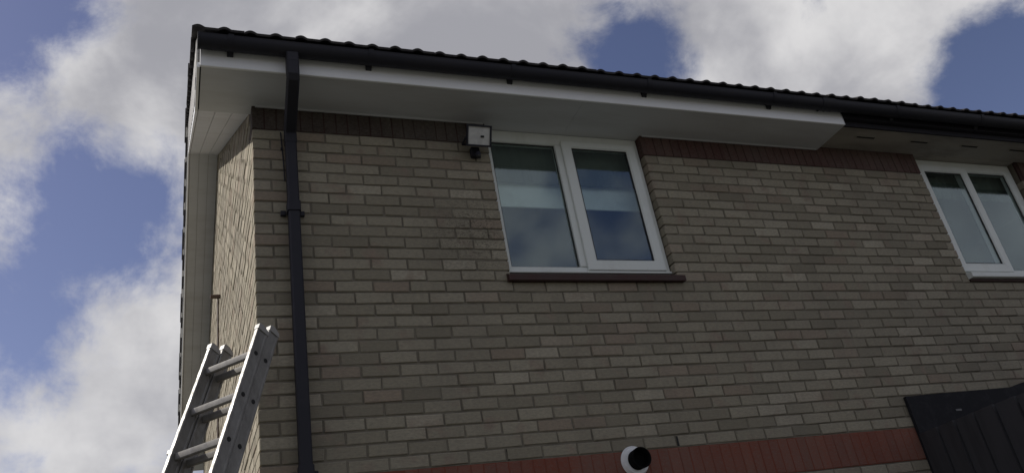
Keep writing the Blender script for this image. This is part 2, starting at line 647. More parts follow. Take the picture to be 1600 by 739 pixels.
def seen_size(c):
    a, b, z, d, k = c
    p = Vector(((a + b) / 2, 0, z + 0.0325))
    q = p - camp
    depth = q.dot(fwd)
    if depth <= 0:
        return 0
    x, y = q.dot(right) / depth, q.dot(upv) / depth
    if abs(x) > 0.625 or abs(y) > 0.292:
        return 0
    if z < 2.57 and a > 4.3:
        return 0
    return (b - a) * 0.065 * abs(q.y) / depth ** 3


def emit_bricks(cands, wall, offset, limit):
    order = sorted(cands, key=seen_size, reverse=True)
    singles = [c for c in order[:limit] if seen_size(c) > 0]
    rest = order[len(singles):]
    rr = random.Random(5)
    for a, b, z, d, k in singles:
        me = brick_mesh(b - a, 0.065, d, 'buff_brick', rr.randrange(7))
        o = link('brick', me, wall)
        o.location = Vector((a, rr.uniform(-0.0030, 0.0022), z + rr.uniform(-0.002, 0.002))) - offset
    mb = MB()
    for a, b, z, d, k in rest:
        y = rr.uniform(-0.0022, 0.0018)
        me = brick_mesh(b - a, 0.065, d, 'buff_brick', rr.randrange(7))
        vs = [(v.co.x + a, v.co.y + y, v.co.z + z) for v in me.vertices]
        mb.add([Vector(v) - offset for v in vs], [tuple(p.vertices) for p in me.polygons], rr.random())
    o = mb.obj('brickwork', 'buff_brick_joined', wall, None, True)
    o['kind'] = 'stuff'


zero = Vector((0, 0, 0))
emit_bricks(cand, front, zero, 300)
emit_bricks(cand_n, nfront, zero, 300)

# red soldier bricks standing on end
rr = random.Random(9)
for zb in (4.805, 2.405):
    x = 0.0
    while x < END_X - 0.07:
        w = 0.0715
        own = x + w / 2 < PARTY
        top = zb > 4
        inside = top and ((x + w > WIN[0] and x < WIN[1]) or (x + w > NWIN[0] and x < NWIN[1]))
        seen = top or (0.7 < x < 4.45)
        if not inside and seen:
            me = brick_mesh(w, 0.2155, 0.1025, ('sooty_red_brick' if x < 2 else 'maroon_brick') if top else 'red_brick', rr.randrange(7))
            o = link('soldier_brick', me, front if own else nfront)
            o.location = Vector((x, rr.uniform(-0.001, 0.0012), zb + rr.uniform(-.001, .001)))
        x += 0.075
# short pieces closing the soldier course against the window reveals
for a, b, own in ((1.5, WIN[0], True), (WIN[1], 2.85, True), (5.55, NWIN[0], False)):
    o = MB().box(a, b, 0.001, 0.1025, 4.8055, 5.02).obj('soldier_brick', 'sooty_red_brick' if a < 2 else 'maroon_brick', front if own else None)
    if not own:
        o.parent = nfront
# weep slots in the perpends over the lower soldier course
for x in (1.357, 2.482, 3.607):
    MB().box(x - 0.006, x + 0.006, 0.0, 0.02, 2.63, 2.692).obj('weep_slot', 'hollow_dark', front)

# --- gable wall (x = 0), its brickwork joined: seen too steeply to pick bricks apart


def gable_top(y):
    return 5.12 + PITCH * (RIDGE_Y - abs(y - RIDGE_Y))


prof = [(0.1, 0), (DEPTH - 0.008, 0), (DEPTH - 0.008, gable_top(DEPTH)), (RIDGE_Y, gable_top(RIDGE_Y)), (0.1, gable_top(0.1))]
gable = MB().prism(prof, 'x', 0.008, 0.10).obj('gable_wall', 'mortar', house)
mb = MB()
rr = random.Random(21)
for k in range(-44, 59):
    y = 0.225 if k % 2 else 0.1125
    z = zk(k + 1) + JOINT / 2
    first = True
    while y < DEPTH - 0.05:
        w = 0.215
        y1 = min(y + w, DEPTH)
        if z + 0.065 < gable_top((y + y1) / 2) - 0.02 and y1 - y > 0.03:
            x = rr.uniform(-0.004, 0.003)
            c = 0.004
            v = [(x, y + c, z + c), (x, y1 - c, z + c), (x, y1 - c, z + .065 - c), (x, y + c, z + .065 - c),
                 (x + c, y, z), (x + c, y1, z), (x + c, y1, z + .065), (x + c, y, z + .065),
                 (.05, y, z), (.05, y1, z), (.05, y1, z + .065), (.05, y, z + .065)]
            f = [(0, 1, 2, 3)] + [(4 + i, 4 + (i + 1) % 4, (i + 1) % 4, i) for i in range(4)] + [(8 + i, 8 + (i + 1) % 4, 4 + (i + 1) % 4, 4 + i) for i in range(4)]
            mb.add(v, f, rr.random())
        y = y1 + JOINT
o = mb.obj('brickwork', 'buff_brick_joined', gable, None, True)
o['kind'] = 'stuff'
# corner blocks behind the soldier courses
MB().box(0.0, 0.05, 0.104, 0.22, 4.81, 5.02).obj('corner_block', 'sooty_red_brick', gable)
MB().box(0.0, 0.05, 0.104, 0.22, 2.405, 2.62).obj('corner_block', 'red_brick', gable)

# rear and party walls, ceilings: close the shell
MB().box(0.102, END_X, DEPTH - 0.1, DEPTH - 0.01, 0, 5.1).obj('rear_wall', 'mortar', house)
nlink(MB().box(END_X - 0.1, END_X - 0.001, 0.11, DEPTH - 0.11, 0, 5.1).obj('end_wall', 'mortar'))


# rooms behind the windows
def room(x0, x1, zc, name, own):
    y0, y1, zf = 0.104, 3.6, 2.55
    v = [(x0, y0, zf), (x1, y0, zf), (x1, y1, zf), (x0, y1, zf), (x0, y0, zc), (x1, y0, zc), (x1, y1, zc), (x0, y1, zc)]
    f = [(0, 1, 2, 3), (7, 6, 5, 4), (0, 3, 7, 4), (1, 5, 6, 2), (3, 2, 6, 7)]
    o = MB().add(v, f).obj(name, 'room_paint', house if own else None)
    if not own:
        nlink(o)


room(0.6, 4.3, 4.965, 'room_lining', True)
room(4.7, 8.0, 4.99, 'room_lining', False)

# ---------------------------------------------------------------- windows


def ring(mb, x0, x1, z0, z1, w, y0, y1, ws=None):
    """mitred rectangular frame with an inner chamfer; w = bar width, ws = (left, right, bottom, top)"""
    l, r_, b, tp = ws or (w, w, w, w)
    c = 0.010
    outer = [(x0, z0), (x1, z0), (x1, z1), (x0, z1)]
    inner = [(x0 + l, z0 + b), (x1 - r_, z0 + b), (x1 - r_, z1 - tp), (x0 + l, z1 - tp)]
    inner2 = [(x0 + l - c, z0 + b - c), (x1 - r_ + c, z0 + b - c), (x1 - r_ + c, z1 - tp + c), (x0 + l - c, z1 - tp + c)]
    o2 = [(x0 + .004, z0 + .004), (x1 - .004, z0 + .004), (x1 - .004, z1 - .004), (x0 + .004, z1 - .004)]
    loops = [[(p[0], y1, p[1]) for p in outer], [(p[0], y0 + .004, p[1]) for p in outer], [(p[0], y0, p[1]) for p in o2],
             [(p[0], y0, p[1]) for p in inner2], [(p[0], y0 + c, p[1]) for p in inner], [(p[0], y1, p[1]) for p in inner]]
    v = [p for L in loops for p in L]
    f = []
    for a in range(6):
        b_ = (a + 1) % 6
        f += [(a * 4 + i, a * 4 + (i + 1) % 4, b_ * 4 + (i + 1) % 4, b_ * 4 + i) for i in range(4)]
    mb.add(v, f)
    return mb


def seal(mb, x0, x1, z0, z1, y):
    w = 0.007
    mb.box(x0, x1, y, y + .006, z0, z0 + w)
    mb.box(x0, x1, y, y + .006, z1 - w, z1)
    mb.box(x0, x0 + w, y, y + .006, z0 + w, z1 - w)
    mb.box(x1 - w, x1, y, y + .006, z0 + w, z1 - w)
    return mb


def window(own, frame, mull, fixed, sash, sash_w, ws, sash_ws):
    par = house if own else None
    w = bpy.data.objects.new('window', None)
    col.objects.link(w)
    w.empty_display_size = 0.1
    w.location = ((frame[0] + frame[1]) / 2, 0.06, frame[2])
    off = Vector(w.location)
    w.parent = house if own else neighbour
    if not own:
        w.location = off - neighbour_loc

    def put(mb, name, mat):
        o = mb.obj(name, mat)
        o.parent = w
        o.location = -off
        return o
    put(ring(MB(), frame[0], frame[1], frame[2], frame[3], 0.05, 0.060, 0.120, ws), 'frame', 'window_plastic')
    put(MB().box(mull[0], mull[1], 0.0605, 0.118, frame[2] + ws[2] + .0005, frame[3] - ws[3] - .0005, 0.004), 'mullion', 'window_plastic')
    put(ring(MB(), sash[0], sash[1], sash[2], sash[3], 0.06, 0.040, 0.0585, sash_ws), 'sash', 'window_plastic')
    fx = fixed
    put(MB().box(fx[0] + .001, fx[1] - .001, 0.088, 0.092, fx[2] + .001, fx[3] - .001), 'glass_pane', 'window_glass')
    put(seal(MB(), fx[0] + .0005, fx[1] - .0005, fx[2] + .0005, fx[3] - .0005, 0.080), 'seal', 'dark_seal')
    l, r_, b, tp = sash_ws
    gx = (sash[0] + l, sash[1] - r_, sash[2] + b, sash[3] - tp)
    put(MB().box(gx[0] + .001, gx[1] - .001, 0.0590, 0.0630, gx[2] + .001, gx[3] - .001), 'glass_pane', 'window_glass')
    put(seal(MB(), gx[0] + .0005, gx[1] - .0005, gx[2] + .0005, gx[3] - .0005, 0.0530), 'seal', 'dark_seal')
    # frame bars continue behind the sash, closing the gap round its pane
    return w, put


w1, put1 = window(True, (1.568, 2.806, 3.836, 4.9705), (2.112, 2.180), (1.612, 2.112, 3.890, 4.878),
                  (2.158, 2.768, 3.856, 4.905), 0.06, (0.044, 0.048, 0.054, 0.092), (0.080, 0.074, 0.080, 0.052))
# sloping maroon sill tile under the frame
prof = [(-0.040, 3.742), (-0.040, 3.782), (0.058, 3.834), (0.13, 3.834), (0.13, 3.757), (-0.02, 3.742)]
put1(MB().prism(prof, 'x', 1.535, 2.845), 'sill', 'sill_tile')
put1(MB().box(1.566, 2.808, 0.044, 0.0598, 3.836, 3.852, 0.003), 'sill_trim', 'window_plastic')
w1['label'] = 'white plastic window with fixed left pane, opening right sash and maroon sill'

w2, put2 = window(False, (5.594, 6.832, 3.852, 4.992), (6.150, 6.205), (6.205, 6.745, 3.900, 4.895),
                  (5.622, 6.226, 3.872, 4.925), 0.06, (0.044, 0.087, 0.048, 0.097), (0.080, 0.080, 0.080, 0.062))
prof = [(-0.045, 3.786), (-0.045, 3.824), (0.058, 3.850), (0.13, 3.850), (0.13, 3.776), (-0.03, 3.780)]
put2(MB().prism(prof, 'x', 5.592, 6.838), 'sill', 'window_plastic')
prof = [(-0.012, 3.762), (-0.012, 3.7775), (0.13, 3.7735), (0.13, 3.757), (-0.008, 3.757)]
put2(MB().prism(prof, 'x', 5.592, 6.838), 'sub_sill', 'sill_tile')
w2['label'] = 'white plastic window of the house next door with white sill'

# white packer over each window head, level with the soffit
put1(MB().box(WIN[0] + .0005, WIN[1] - .0005, -0.0015, 0.125, SOF + 0.0005, SOF + 0.09), 'head_packer', 'soffit_board')
put2(MB().box(NWIN[0] + .0005, NWIN[1] - .0005, -0.0015, 0.125, 4.9945, 5.07), 'head_packer', 'painted_soffit')

# inside the windows
def drape(name, x0, x1, y, z0, z1, amp, mat, label, cat):
    n = 60
    mb = MB()
    fr = [(x0 + (x1 - x0) * i / n, y + amp * math.sin(i * 1.3) + amp * .5 * math.sin(i * .53)) for i in range(n + 1)]
    lp = [(p[0], p[1]) for p in fr] + [(p[0], p[1] + 0.008) for p in reversed(fr)]
    mb.prism(lp, 'z', z0, z1)
    o = mb.obj(name, mat)
    o['label'] = label
    o['category'] = cat
    return o


drape('window_valance', 1.50, 2.86, 0.165, 4.605, 4.955, 0.003, 'valance_fabric', 'dark valance hanging inside the top of the window beside the security light', 'valance')
mb = MB().box(1.53, 2.83, 0.205, 0.209, 4.442, 4.95)
mb.box(1.53, 2.83, 0.200, 0.214, 4.425, 4.4415, 0.003)
o = mb.obj('roller_blind', 'blind_fabric')
o['label'] = 'pale roller blind part way down behind the glass of the maroon-silled window'
o['category'] = 'blind'
drape('window_valance', 5.5, 6.95, 0.165, 4.66, 4.975, 0.006, 'valance_fabric', 'dark valance inside the window of the house next door', 'valance')

# ---------------------------------------------------------------- eaves of this house
eave = MB().box(-0.318, PARTY - 0.003, FAS_Y - 0.0, FAS_Y + 0.018, SOF - 0.006, 5.150, 0.003).obj('fascia', 'white_plastic', house)
# flat soffit boards, two lengths butted, with a cover trim at the wall
sb = MB().box(-0.310, 2.195, FAS_Y + 0.019, -0.002, SOF, SOF + 0.010).obj('soffit_board', 'soffit_board', house)
MB().box(2.198, PARTY - 0.004, FAS_Y + 0.019, -0.002, SOF, SOF + 0.010).obj('soffit_board', 'soffit_board', house)
MB().box(-0.310, 0.0, -0.0015, 0.088, SOF, SOF + 0.010).obj('soffit_board', 'soffit_board', house)
MB().box(0.02, 1.55, -0.012, -0.0025, SOF - 0.009, SOF - 0.0005).obj('soffit_trim', 'soffit_board', house)
MB().box(2.83, PARTY - 0.01, -0.012, -0.0025, SOF - 0.009, SOF - 0.0005).obj('soffit_trim', 'soffit_board', house)
MB().box(2.192, 2.201, FAS_Y + 0.020, -0.013, SOF - 0.003, SOF - 0.0003).obj('soffit_joint', 'soffit_board', house)
MB().box(PARTY - 0.0035, PARTY + 0.006, FAS_Y + 0.001, -0.002, SOF - 0.004, 5.14).obj('box_end', 'soffit_board', house)
# closing boards inside the eaves box
MB().box(-0.30, PARTY - 0.01, 0.0, 0.006, SOF + 0.011, 5.12).obj('eaves_packer', 'painted_soffit', house)

# sloping verge: barge boards and the three soffit boards under the overhang
X_B = -0.318


def zs(y):            # underside of the verge soffit
    return 4.984 + PITCH * (RIDGE_Y - abs(y - RIDGE_Y)) - PITCH * 0.09


def zb(y):            # underside of the tiles
    return 5.128 + PITCH * (RIDGE_Y + 0.46 - abs(y - RIDGE_Y))


for (ya, yb) in ((0.09, RIDGE_Y), (DEPTH - 0.09, RIDGE_Y)):
    for i in range(3):
        xa = X_B + 0.006 + i * 0.1035
        xb = xa + 0.1005
        prof = [(ya, zs(ya)), (yb, zs(yb)), (yb, zs(yb) + 0.012), (ya, zs(ya) + 0.012)]
        MB().prism(prof, 'x', xa, xb).obj('verge_soffit_board', 'soffit_board', house)
    prof = [(ya, zs(ya) + 0.0125), (yb, zs(yb) + 0.0125), (yb, zs(yb) + 0.02), (ya, zs(ya) + 0.02)]
    MB().prism(prof, 'x', X_B + 0.006, -0.004).obj('verge_backing', 'painted_soffit', house)
    ye = FAS_Y + 0.019 if ya < 1 else DEPTH - FAS_Y
    yk = ya
    prof = [(ye, SOF - 0.006), (yk, SOF - 0.006), (yb, zs(yb) - 0.006), (yb, zs(yb) + 0.035), (yk, zs(yk) + 0.035), (ye, SOF + 0.03)]
    if ya > 1:
        prof = [(ye, SOF - 0.006), (yk, SOF - 0.006), (yb, zs(yb) - 0.006), (yb, zb(yb) - 0.0885), (ye, zb(ye) - 0.0885)]
    MB().prism(prof, 'x', X_B - 0.016, X_B).obj('barge_board', 'white_plastic', house)
    if ya < 1:
        # dark backing with a stepped row of pale cement blocks bedding the verge tiles
        prof = [(ye, SOF + 0.0305), (yk, zs(yk) + 0.0355), (yb, zs(yb) + 0.0355), (yb, zb(yb) - 0.012), (ye, zb(ye) - 0.012)]
        MB().prism(prof, 'x', X_B - 0.006, X_B).obj('verge_backing', 'roof_tile', house)
        yv = ye + 0.004
        gy = 0.288
        while yv < RIDGE_Y - 0.1:
            y1_ = min(yv + gy - 0.125, RIDGE_Y - 0.02)
            lo_ = lambda q: max(SOF + 0.034, zs(max(q, 0.09)) + 0.039)
            prof = [(yv, lo_(yv)), (y1_, lo_(y1_)), (y1_, zb(y1_) - 0.016), (yv, zb(yv) - 0.016)]
            MB().prism(prof, 'x', X_B - 0.020, X_B - 0.0065).obj('verge_block', 'verge_mortar', house)
            q0, q1 = y1_ + 0.001, min(yv + gy - 0.001, RIDGE_Y - 0.01)
            if q1 > q0 + 0.03:
                prof = [(q0, lo_(q0)), (q1, lo_(q1)), (q1, zb(q1) - 0.016), (q0, zb(q0) - 0.016)]
                MB().prism(prof, 'x', X_B - 0.0206, X_B - 0.0065).obj('verge_joint', 'dark_seal', house)
            yv += gy
    # pale cement undercloak under the verge tiles
    y2 = -0.345 if ya < 1 else DEPTH + 0.345
    if ya < 1:
        continue
    prof = [(y2, zb(y2) - 0.088), (yb, zb(yb) - 0.088), (yb, zb(yb) - 0.001), (y2, zb(y2) - 0.001)]
    MB().prism(prof, 'x', X_B - 0.046, X_B + 0.06).obj('undercloak', 'verge_mortar', house)
MB().prism([(0.02, SOF - 0.0), (0.088, SOF - 0.0), (0.088, SOF + 0.01), (0.02, SOF + 0.01)], 'x', -0.309, -0.002)
# rear eaves box
MB().box(X_B, END_X, DEPTH + 0.002, DEPTH - FAS_Y, SOF, SOF + 0.012).obj('rear_soffit', 'soffit_board', house)
MB().box(X_B, END_X, DEPTH - FAS_Y + .0005, DEPTH - FAS_Y + 0.018, SOF - 0.006, 5.15).obj('rear_fascia', 'white_plastic', house)

# ---------------------------------------------------------------- roof
roof = bpy.data.objects.new('roof', None)
col.objects.link(roof)
roof.parent = house
nroof = bpy.data.objects.new('roof', None)
col.objects.link(nroof)
nroof.parent = neighbour
nroof.location = (0, 0, 0)
COVER = 0.293
TX0 = -0.3315


def roll_profile(n_roll, x_left, x_right, centres):
    """tile cross-section (x, height) along the top, then back along the underside"""
    top = []
    steps = 56
    for i in range(steps + 1):
        x = x_left + (x_right - x_left) * i / steps
        h = 0.018
        for c in centres:
            u = abs(x - c) / 0.036
            if u < 1:
                h = max(h, 0.018 + 0.013 * math.cos(u * math.pi / 2))
        top.append((x, h))
    bot = [(x, h - 0.014) for x, h in top]
    return top, bot


def tile_mesh(length, tilt, x_left, x_right, centres, side, side_lug=False):
    """local: y along the slope (0 at the tail edge), side=+1 front slope, -1 rear slope"""
    top, bot = roll_profile(0, x_left, x_right, centres)
    mb = MB()
    s = math.atan(PITCH)
    loop = top + bot[::-1]

    def P(x, h, l):
        lift = tilt * (1 - l / length)
        hh = h + lift
        return (x, side * (l * math.cos(s) - hh * math.sin(s)), l * math.sin(s) + hh * math.cos(s))
    mb.strip([P(x, h, 0) for x, h in loop], [P(x, h, length) for x, h in loop])
    if side_lug:
        for l0, l1, dn in (((0.0, 0.085, -0.060), (0.085, length, -0.012)) if side > 0 else ((0.0, length, -0.085),)):
            xa, xb = x_left - 0.020, x_left + 0.004
            q = [P(xa, h, l) for l, h in ((l0, dn), (l1, dn), (l1, 0.012), (l0, 0.012))]
            r = [P(xb, h, l) for l, h in ((l0, dn), (l1, dn), (l1, 0.012), (l0, 0.012))]
            mb.strip(q, r)
    return mb.mesh('roof_tile', 'roof_tile')


GAUGE = 0.335
mid = tile_mesh(0.42, 0.014, -0.034, COVER - 0.036, (0.0, COVER / 2), 1)
x = TX0
i = 0
rr = random.Random(3)
while x < END_X - 0.2:
    own = x + COVER / 2 < PARTY
    o = link('roof_tile', mid, roof if own else nroof)
    o.location = Vector((x, -0.460 + rr.uniform(-.006, .006), 5.128 + rr.uniform(-.003, .003))) - (zero if own else neighbour_loc)
    o.rotation_euler = (0, rr.uniform(-.006, .006), rr.uniform(-.006, .006))
    x += COVER
    i += 1
verge_f = tile_mesh(0.42, 0.016, -0.018, COVER - 0.036, (0.0, COVER / 2), 1, True)
verge_r = tile_mesh(0.42, 0.016, -0.018, COVER - 0.036, (0.0, COVER / 2), -1, True)
slope_len = (RIDGE_Y + 0.46) / math.cos(math.atan(PITCH))
ncourse = int(slope_len / GAUGE)
for j in range(1, ncourse + 1):
    l = j * GAUGE
    dy, dz = l * math.cos(math.atan(PITCH)), l * math.sin(math.atan(PITCH))
    o = link('roof_tile', verge_f, roof)
    o.location = (TX0 + rr.uniform(-.006, .006), -0.46 + dy, 5.128 + dz + rr.uniform(-.002, .004))
for j in range(0, ncourse + 1):
    l = j * GAUGE
    dy, dz = l * math.cos(math.atan(PITCH)), l * math.sin(math.atan(PITCH))
    o = link('roof_tile', verge_r, roof)
    o.location = (TX0 + rr.uniform(-.006, .006), DEPTH + 0.46 - dy, 5.128 + dz + rr.uniform(-.002, .004))


# the rest of both slopes, out of sight from below: one rolled sheet each, stepped at every course
def slope_sheet(x0, x1, side):
    xs = []
    x_ = x0
    while x_ < x1:
        xs += [(x_ - 0.037, 0.004), (x_ - 0.02, 0.030), (x_ + 0.02, 0.030), (x_ + 0.037, 0.004)]
        x_ += COVER / 2
    s_ = math.atan(PITCH)
    v, f = [], []
    ls = []
    for j in range(0, ncourse + 1):
        ls += [(j * GAUGE + 0.41 * (j == 0), 0.018), (min((j + 1) * GAUGE, slope_len) - 0.002, 0.002)]
    yb_ = -0.46 if side > 0 else DEPTH + 0.46
    for l, lift in ls:
        for xx, h in xs:
            hh = h + lift
            v.append((xx, yb_ + side * (l * math.cos(s_) - hh * math.sin(s_)), 5.128 + l * math.sin(s_) + hh * math.cos(s_)))
    n = len(xs)
    for r in range(len(ls) - 1):
        for q in range(n - 1):
            f.append((r * n + q, r * n + q + 1, (r + 1) * n + q + 1, (r + 1) * n + q))
    return MB().add(v, f)


o = slope_sheet(TX0 + COVER, PARTY, 1).obj('tile_field', 'roof_tile', roof)
o['kind'] = 'stuff'
o = slope_sheet(TX0 + COVER, END_X, -1).obj('tile_field', 'roof_tile', roof)
o['kind'] = 'stuff'
nx = TX0 + COVER * math.ceil((PARTY - TX0) / COVER)
o = slope_sheet(nx, END_X, 1).obj('tile_field', 'roof_tile')
o['kind'] = 'stuff'
o.parent = nroof
o.location = -neighbour_loc
# felt under the tiles keeps light out of the loft
for own, x0, x1 in ((True, X_B, PARTY), (False, PARTY, END_X)):
    for ya in (-0.44, DEPTH + 0.44):
        prof = [(ya, zb(ya) - 0.012), (RIDGE_Y, zb(RIDGE_Y) - 0.012), (RIDGE_Y, zb(RIDGE_Y) - 0.004), (ya, zb(ya) - 0.004)]
        o = MB().prism(prof, 'x', x0 + 0.062, x1).obj('underlay', 'roof_felt', house if own else None)
        if not own:
            nlink(o)
# half-round ridge tiles
x = TX0 - 0.02
while x < END_X - 0.2:
    own = x + 0.2 < PARTY
    lp = []
    for i in range(13):
        a = math.pi * i / 12
        lp.append((RIDGE_Y - 0.13 * math.cos(a), zb(RIDGE_Y) - 0.03 + 0.13 * math.sin(a)))
    for i in range(12, -1, -1):
        a = math.pi * i / 12
        lp.append((RIDGE_Y - 0.112 * math.cos(a), zb(RIDGE_Y) - 0.03 + 0.112 * math.sin(a)))
    o = MB().prism(lp, 'x', x, x + 0.443).obj('ridge_tile', 'roof_tile', roof if own else None)
    if not own:
        o.parent = nroof
        o.location = -neighbour_loc
    x += 0.45

# ---------------------------------------------------------------- gutters
G_Y, G_R, G_T = FAS_Y - 0.062, 0.056, 5.106


def half_round(x0, x1, yc, r, zt, th=0.004):
    lp = []
    n = 14
    for i in range(n + 1):
        a = math.pi + math.pi * i / n
        lp.append((yc + r * math.cos(a), zt + r * math.sin(a)))
    lp.append((yc + r + .001, zt + 0.006))
    lp.append((yc + r - th, zt + 0.006))
    for i in range(n, -1, -1):
        a = math.pi + math.pi * i / n
        lp.append((yc + (r - th) * math.cos(a), zt + (r - th) * math.sin(a)))
    lp.append((yc - r + th, zt + 0.006))
    lp.append((yc - r - .003, zt + 0.006))
    return MB().prism(lp, 'x', x0, x1)


gut = half_round(-0.330, PARTY - 0.04, G_Y, G_R, G_T).obj('gutter', 'black_plastic', house, 35)
# stop end
lp = [(G_Y + (G_R + .003) * math.cos(math.pi + math.pi * i / 14), G_T + (G_R + .003) * math.sin(math.pi + math.pi * i / 14)) for i in range(15)]
lp += [(G_Y + G_R + .003, G_T + .009), (G_Y - G_R - .003, G_T + .009)]
MB().prism(lp, 'x', -0.334, -0.322).obj('stop_end', 'black_plastic', gut)


def bracket(x, par, yc, off=zero):
    mb = half_round(x - 0.016, x + 0.016, yc, G_R + 0.005, G_T + 0.004, 0.004)
    yw = yc + 0.061
    mb.prism([(yw - 0.006, G_T + 0.02), (yw - 0.0005, G_T + 0.02), (yw - 0.0005, G_T - 0.062), (yw - 0.010, G_T - 0.062), (yw - 0.030, G_T - 0.030)], 'x', x - 0.018, x + 0.018)
    o = mb.obj('bracket', 'black_plastic', par, 35)
    o.location = -off
    return o


for x in (-0.150, 0.680, 1.638, 2.680, 3.782):
    bracket(x, gut, G_Y)
# union piece with its two clips where the two houses' gutters meet
mb = half_round(4.245, 4.365, G_Y, G_R + 0.005, G_T + 0.003, 0.004)
mb.box(4.258, 4.274, FAS_Y - 0.03, FAS_Y - 0.0006, G_T - 0.035, G_T + 0.015)
mb.box(4.320, 4.336, FAS_Y - 0.03, FAS_Y - 0.0006, G_T - 0.030, G_T + 0.015)
mb.obj('union_clip', 'black_plastic', gut, 35)

NF_Y = -0.318
ng = half_round(PARTY - 0.0395, END_X, G_Y, G_R, G_T).obj('gutter', 'black_plastic', None, 35)
nlink(ng)
for x in (5.02, 5.98, 6.95):
    b = bracket(x, ng, G_Y)
# neighbour's dark fascia and slotted soffit
nlink(MB().box(PARTY + 0.0065, END_X, NF_Y, NF_Y + 0.02, 4.990, 5.135, 0.003).obj('fascia', 'dark_paint'))
nlink(MB().box(PARTY + 0.0065, END_X, NF_Y - 0.043, NF_Y - 0.0005, 5.035, 5.13).obj('gutter_board', 'dark_paint'))
ns = nlink(MB().box(PARTY + 0.0065, END_X, NF_Y + 0.0205, -0.002, 5.000, 5.012).obj('soffit', 'painted_soffit'))
for x in (4.775, 5.372, 5.968, 6.565, 7.16):
    for dx in (0.0,):
        fr = MB().box(x, x + 0.215, -0.203, -0.168, 4.9935, 4.9995, 0.002).obj('vent', 'painted_soffit', ns)
        MB().box(x + 0.012, x + 0.203, -0.196, -0.178, 4.9915, 4.9930).obj('slot', 'hollow_dark', fr)

# ---------------------------------------------------------------- downpipe (square section, swan-neck to the wall)


def rect_sweep(pts, w, d):
    """rectangular pipe along points (x, y, z) in a vertical plane; w along x, d across"""
    mb = MB()
    P = [Vector(p) for p in pts]
    loops = []
    for i, p in enumerate(P):
        t0 = (P[i] - P[i - 1]).normalized() if i else (P[1] - P[0]).normalized()
        t1 = (P[i + 1] - P[i]).normalized() if i < len(P) - 1 else t0
        tt = (t0 + t1).normalized()
        n = tt.cross(Vector((1, 0, 0))).normalized()
        n = n / max(0.5, n.dot(t0.cross(Vector((1, 0, 0))).normalized()))
        c = 0.008
        X = Vector((1, 0, 0))
        loops.append([p + X * a + n * b for a, b in ((-w / 2 + c, -d / 2), (w / 2 - c, -d / 2), (w / 2, -d / 2 + c), (w / 2, d / 2 - c),
                                                   (w / 2 - c, d / 2), (-w / 2 + c, d / 2), (-w / 2, d / 2 - c), (-w / 2, -d / 2 + c))])
    v = [q for L in loops for q in L]
    f = [tuple(range(8))]
    for a in range(len(loops) - 1):
        f += [(a * 8 + i, a * 8 + (i + 1) % 8, a * 8 + 8 + (i + 1) % 8, a * 8 + 8 + i) for i in range(8)]
    f.append(tuple(range(len(v) - 1, len(v) - 9, -1)))
    return mb.add(v, f)


dp = rect_sweep([(0.222, -0.056, 4.70), (0.222, -0.056, 4.22)], 0.066, 0.066).obj('downpipe', 'black_plastic', house, 30)
MB().box(0.166, 0.236, G_Y - 0.036, G_Y + 0.036, 4.985, 5.060, 0.006).obj('gutter_outlet', 'black_plastic', dp)
rect_sweep([(0.201, G_Y, 4.99), (0.201, G_Y, 4.905), (0.203, G_Y + 0.012, 4.888), (0.220, -0.072, 4.752), (0.222, -0.056, 4.73), (0.222, -0.056, 4.66)], 0.072, 0.070).obj('swan_neck', 'black_plastic', dp, 30)
rect_sweep([(0.222, -0.056, 4.235), (0.222, -0.056, 4.17)], 0.078, 0.078).obj('pipe_socket', 'black_plastic', dp, 30)
rect_sweep([(0.222, -0.056, 4.168), (0.222, -0.056, 2.66)], 0.066, 0.066).obj('lower_pipe', 'black_plastic', dp, 30)
rect_sweep([(0.222, -0.056, 2.67), (0.222, -0.056, 2.60)], 0.078, 0.078).obj('pipe_socket', 'black_plastic', dp, 30)
rect_sweep([(0.222, -0.056, 2.60), (0.222, -0.056, 0.02)], 0.066, 0.066).obj('lower_pipe', 'black_plastic', dp, 30)
for z in (4.185, 2.635):
    mb = MB().box(0.150, 0.181, -0.026, -0.0035, z - 0.016, z + 0.016, 0.003)
    mb.box(0.263, 0.290, -0.026, -0.0035, z - 0.016, z + 0.016, 0.003)
    mb.obj('pipe_clip', 'black_plastic', dp)
# thin cable clipped beside the pipe
mb = MB()
pts = [(0.170, -0.006, 4.78), (0.176, -0.007, 4.66), (0.181, -0.007, 4.55), (0.184, -0.008, 4.42)]
for a, b in zip(pts, pts[1:]):
    mb.tube(a, b, 0.004, n=8)
mb.box(0.166, 0.178, -0.014, -0.0035, 4.645, 4.66)
mb.obj('cable', 'black_plastic', dp)

# ---------------------------------------------------------------- boiler flue
FX, FZ = 2.150, 2.560
fl = MB().tube((FX, -0.0030, FZ), (FX, -0.030, FZ), 0.092, 0.080, 40, 0.058).obj('flue', 'white_plastic', house, 30)
tb = MB().tube((FX, -0.004, FZ), (FX, -0.098, FZ), 0.0575, 0.062, 40, 0.056).obj('flue_pipe', 'flue_black', fl, 30)
MB().tube((FX, -0.030, FZ), (FX, -0.036, FZ), 0.055, 0.055, 32).obj('flue_core', 'flue_black', fl, 30)

# brown overflow stub and pipe on the gable wall
st = MB().tube((-0.001, 3.818, 5.414), (-0.100, 3.818, 5.410), 0.022, 0.022, 16).obj('overflow_pipe', 'brown_plastic', house, 30)
MB().tube((-0.024, 3.83, 5.395), (-0.024, 3.83, 0.05), 0.009, 0.009, 12).obj('waste_pipe', 'brown_plastic', st, 30)

# ---------------------------------------------------------------- security light
L = thing('security_light', 'small black floodlight with square lens fixed by the window top under the soffit', 'light', (1.44, 0, 4.70))
lo = Vector((1.44, 0, 4.70))


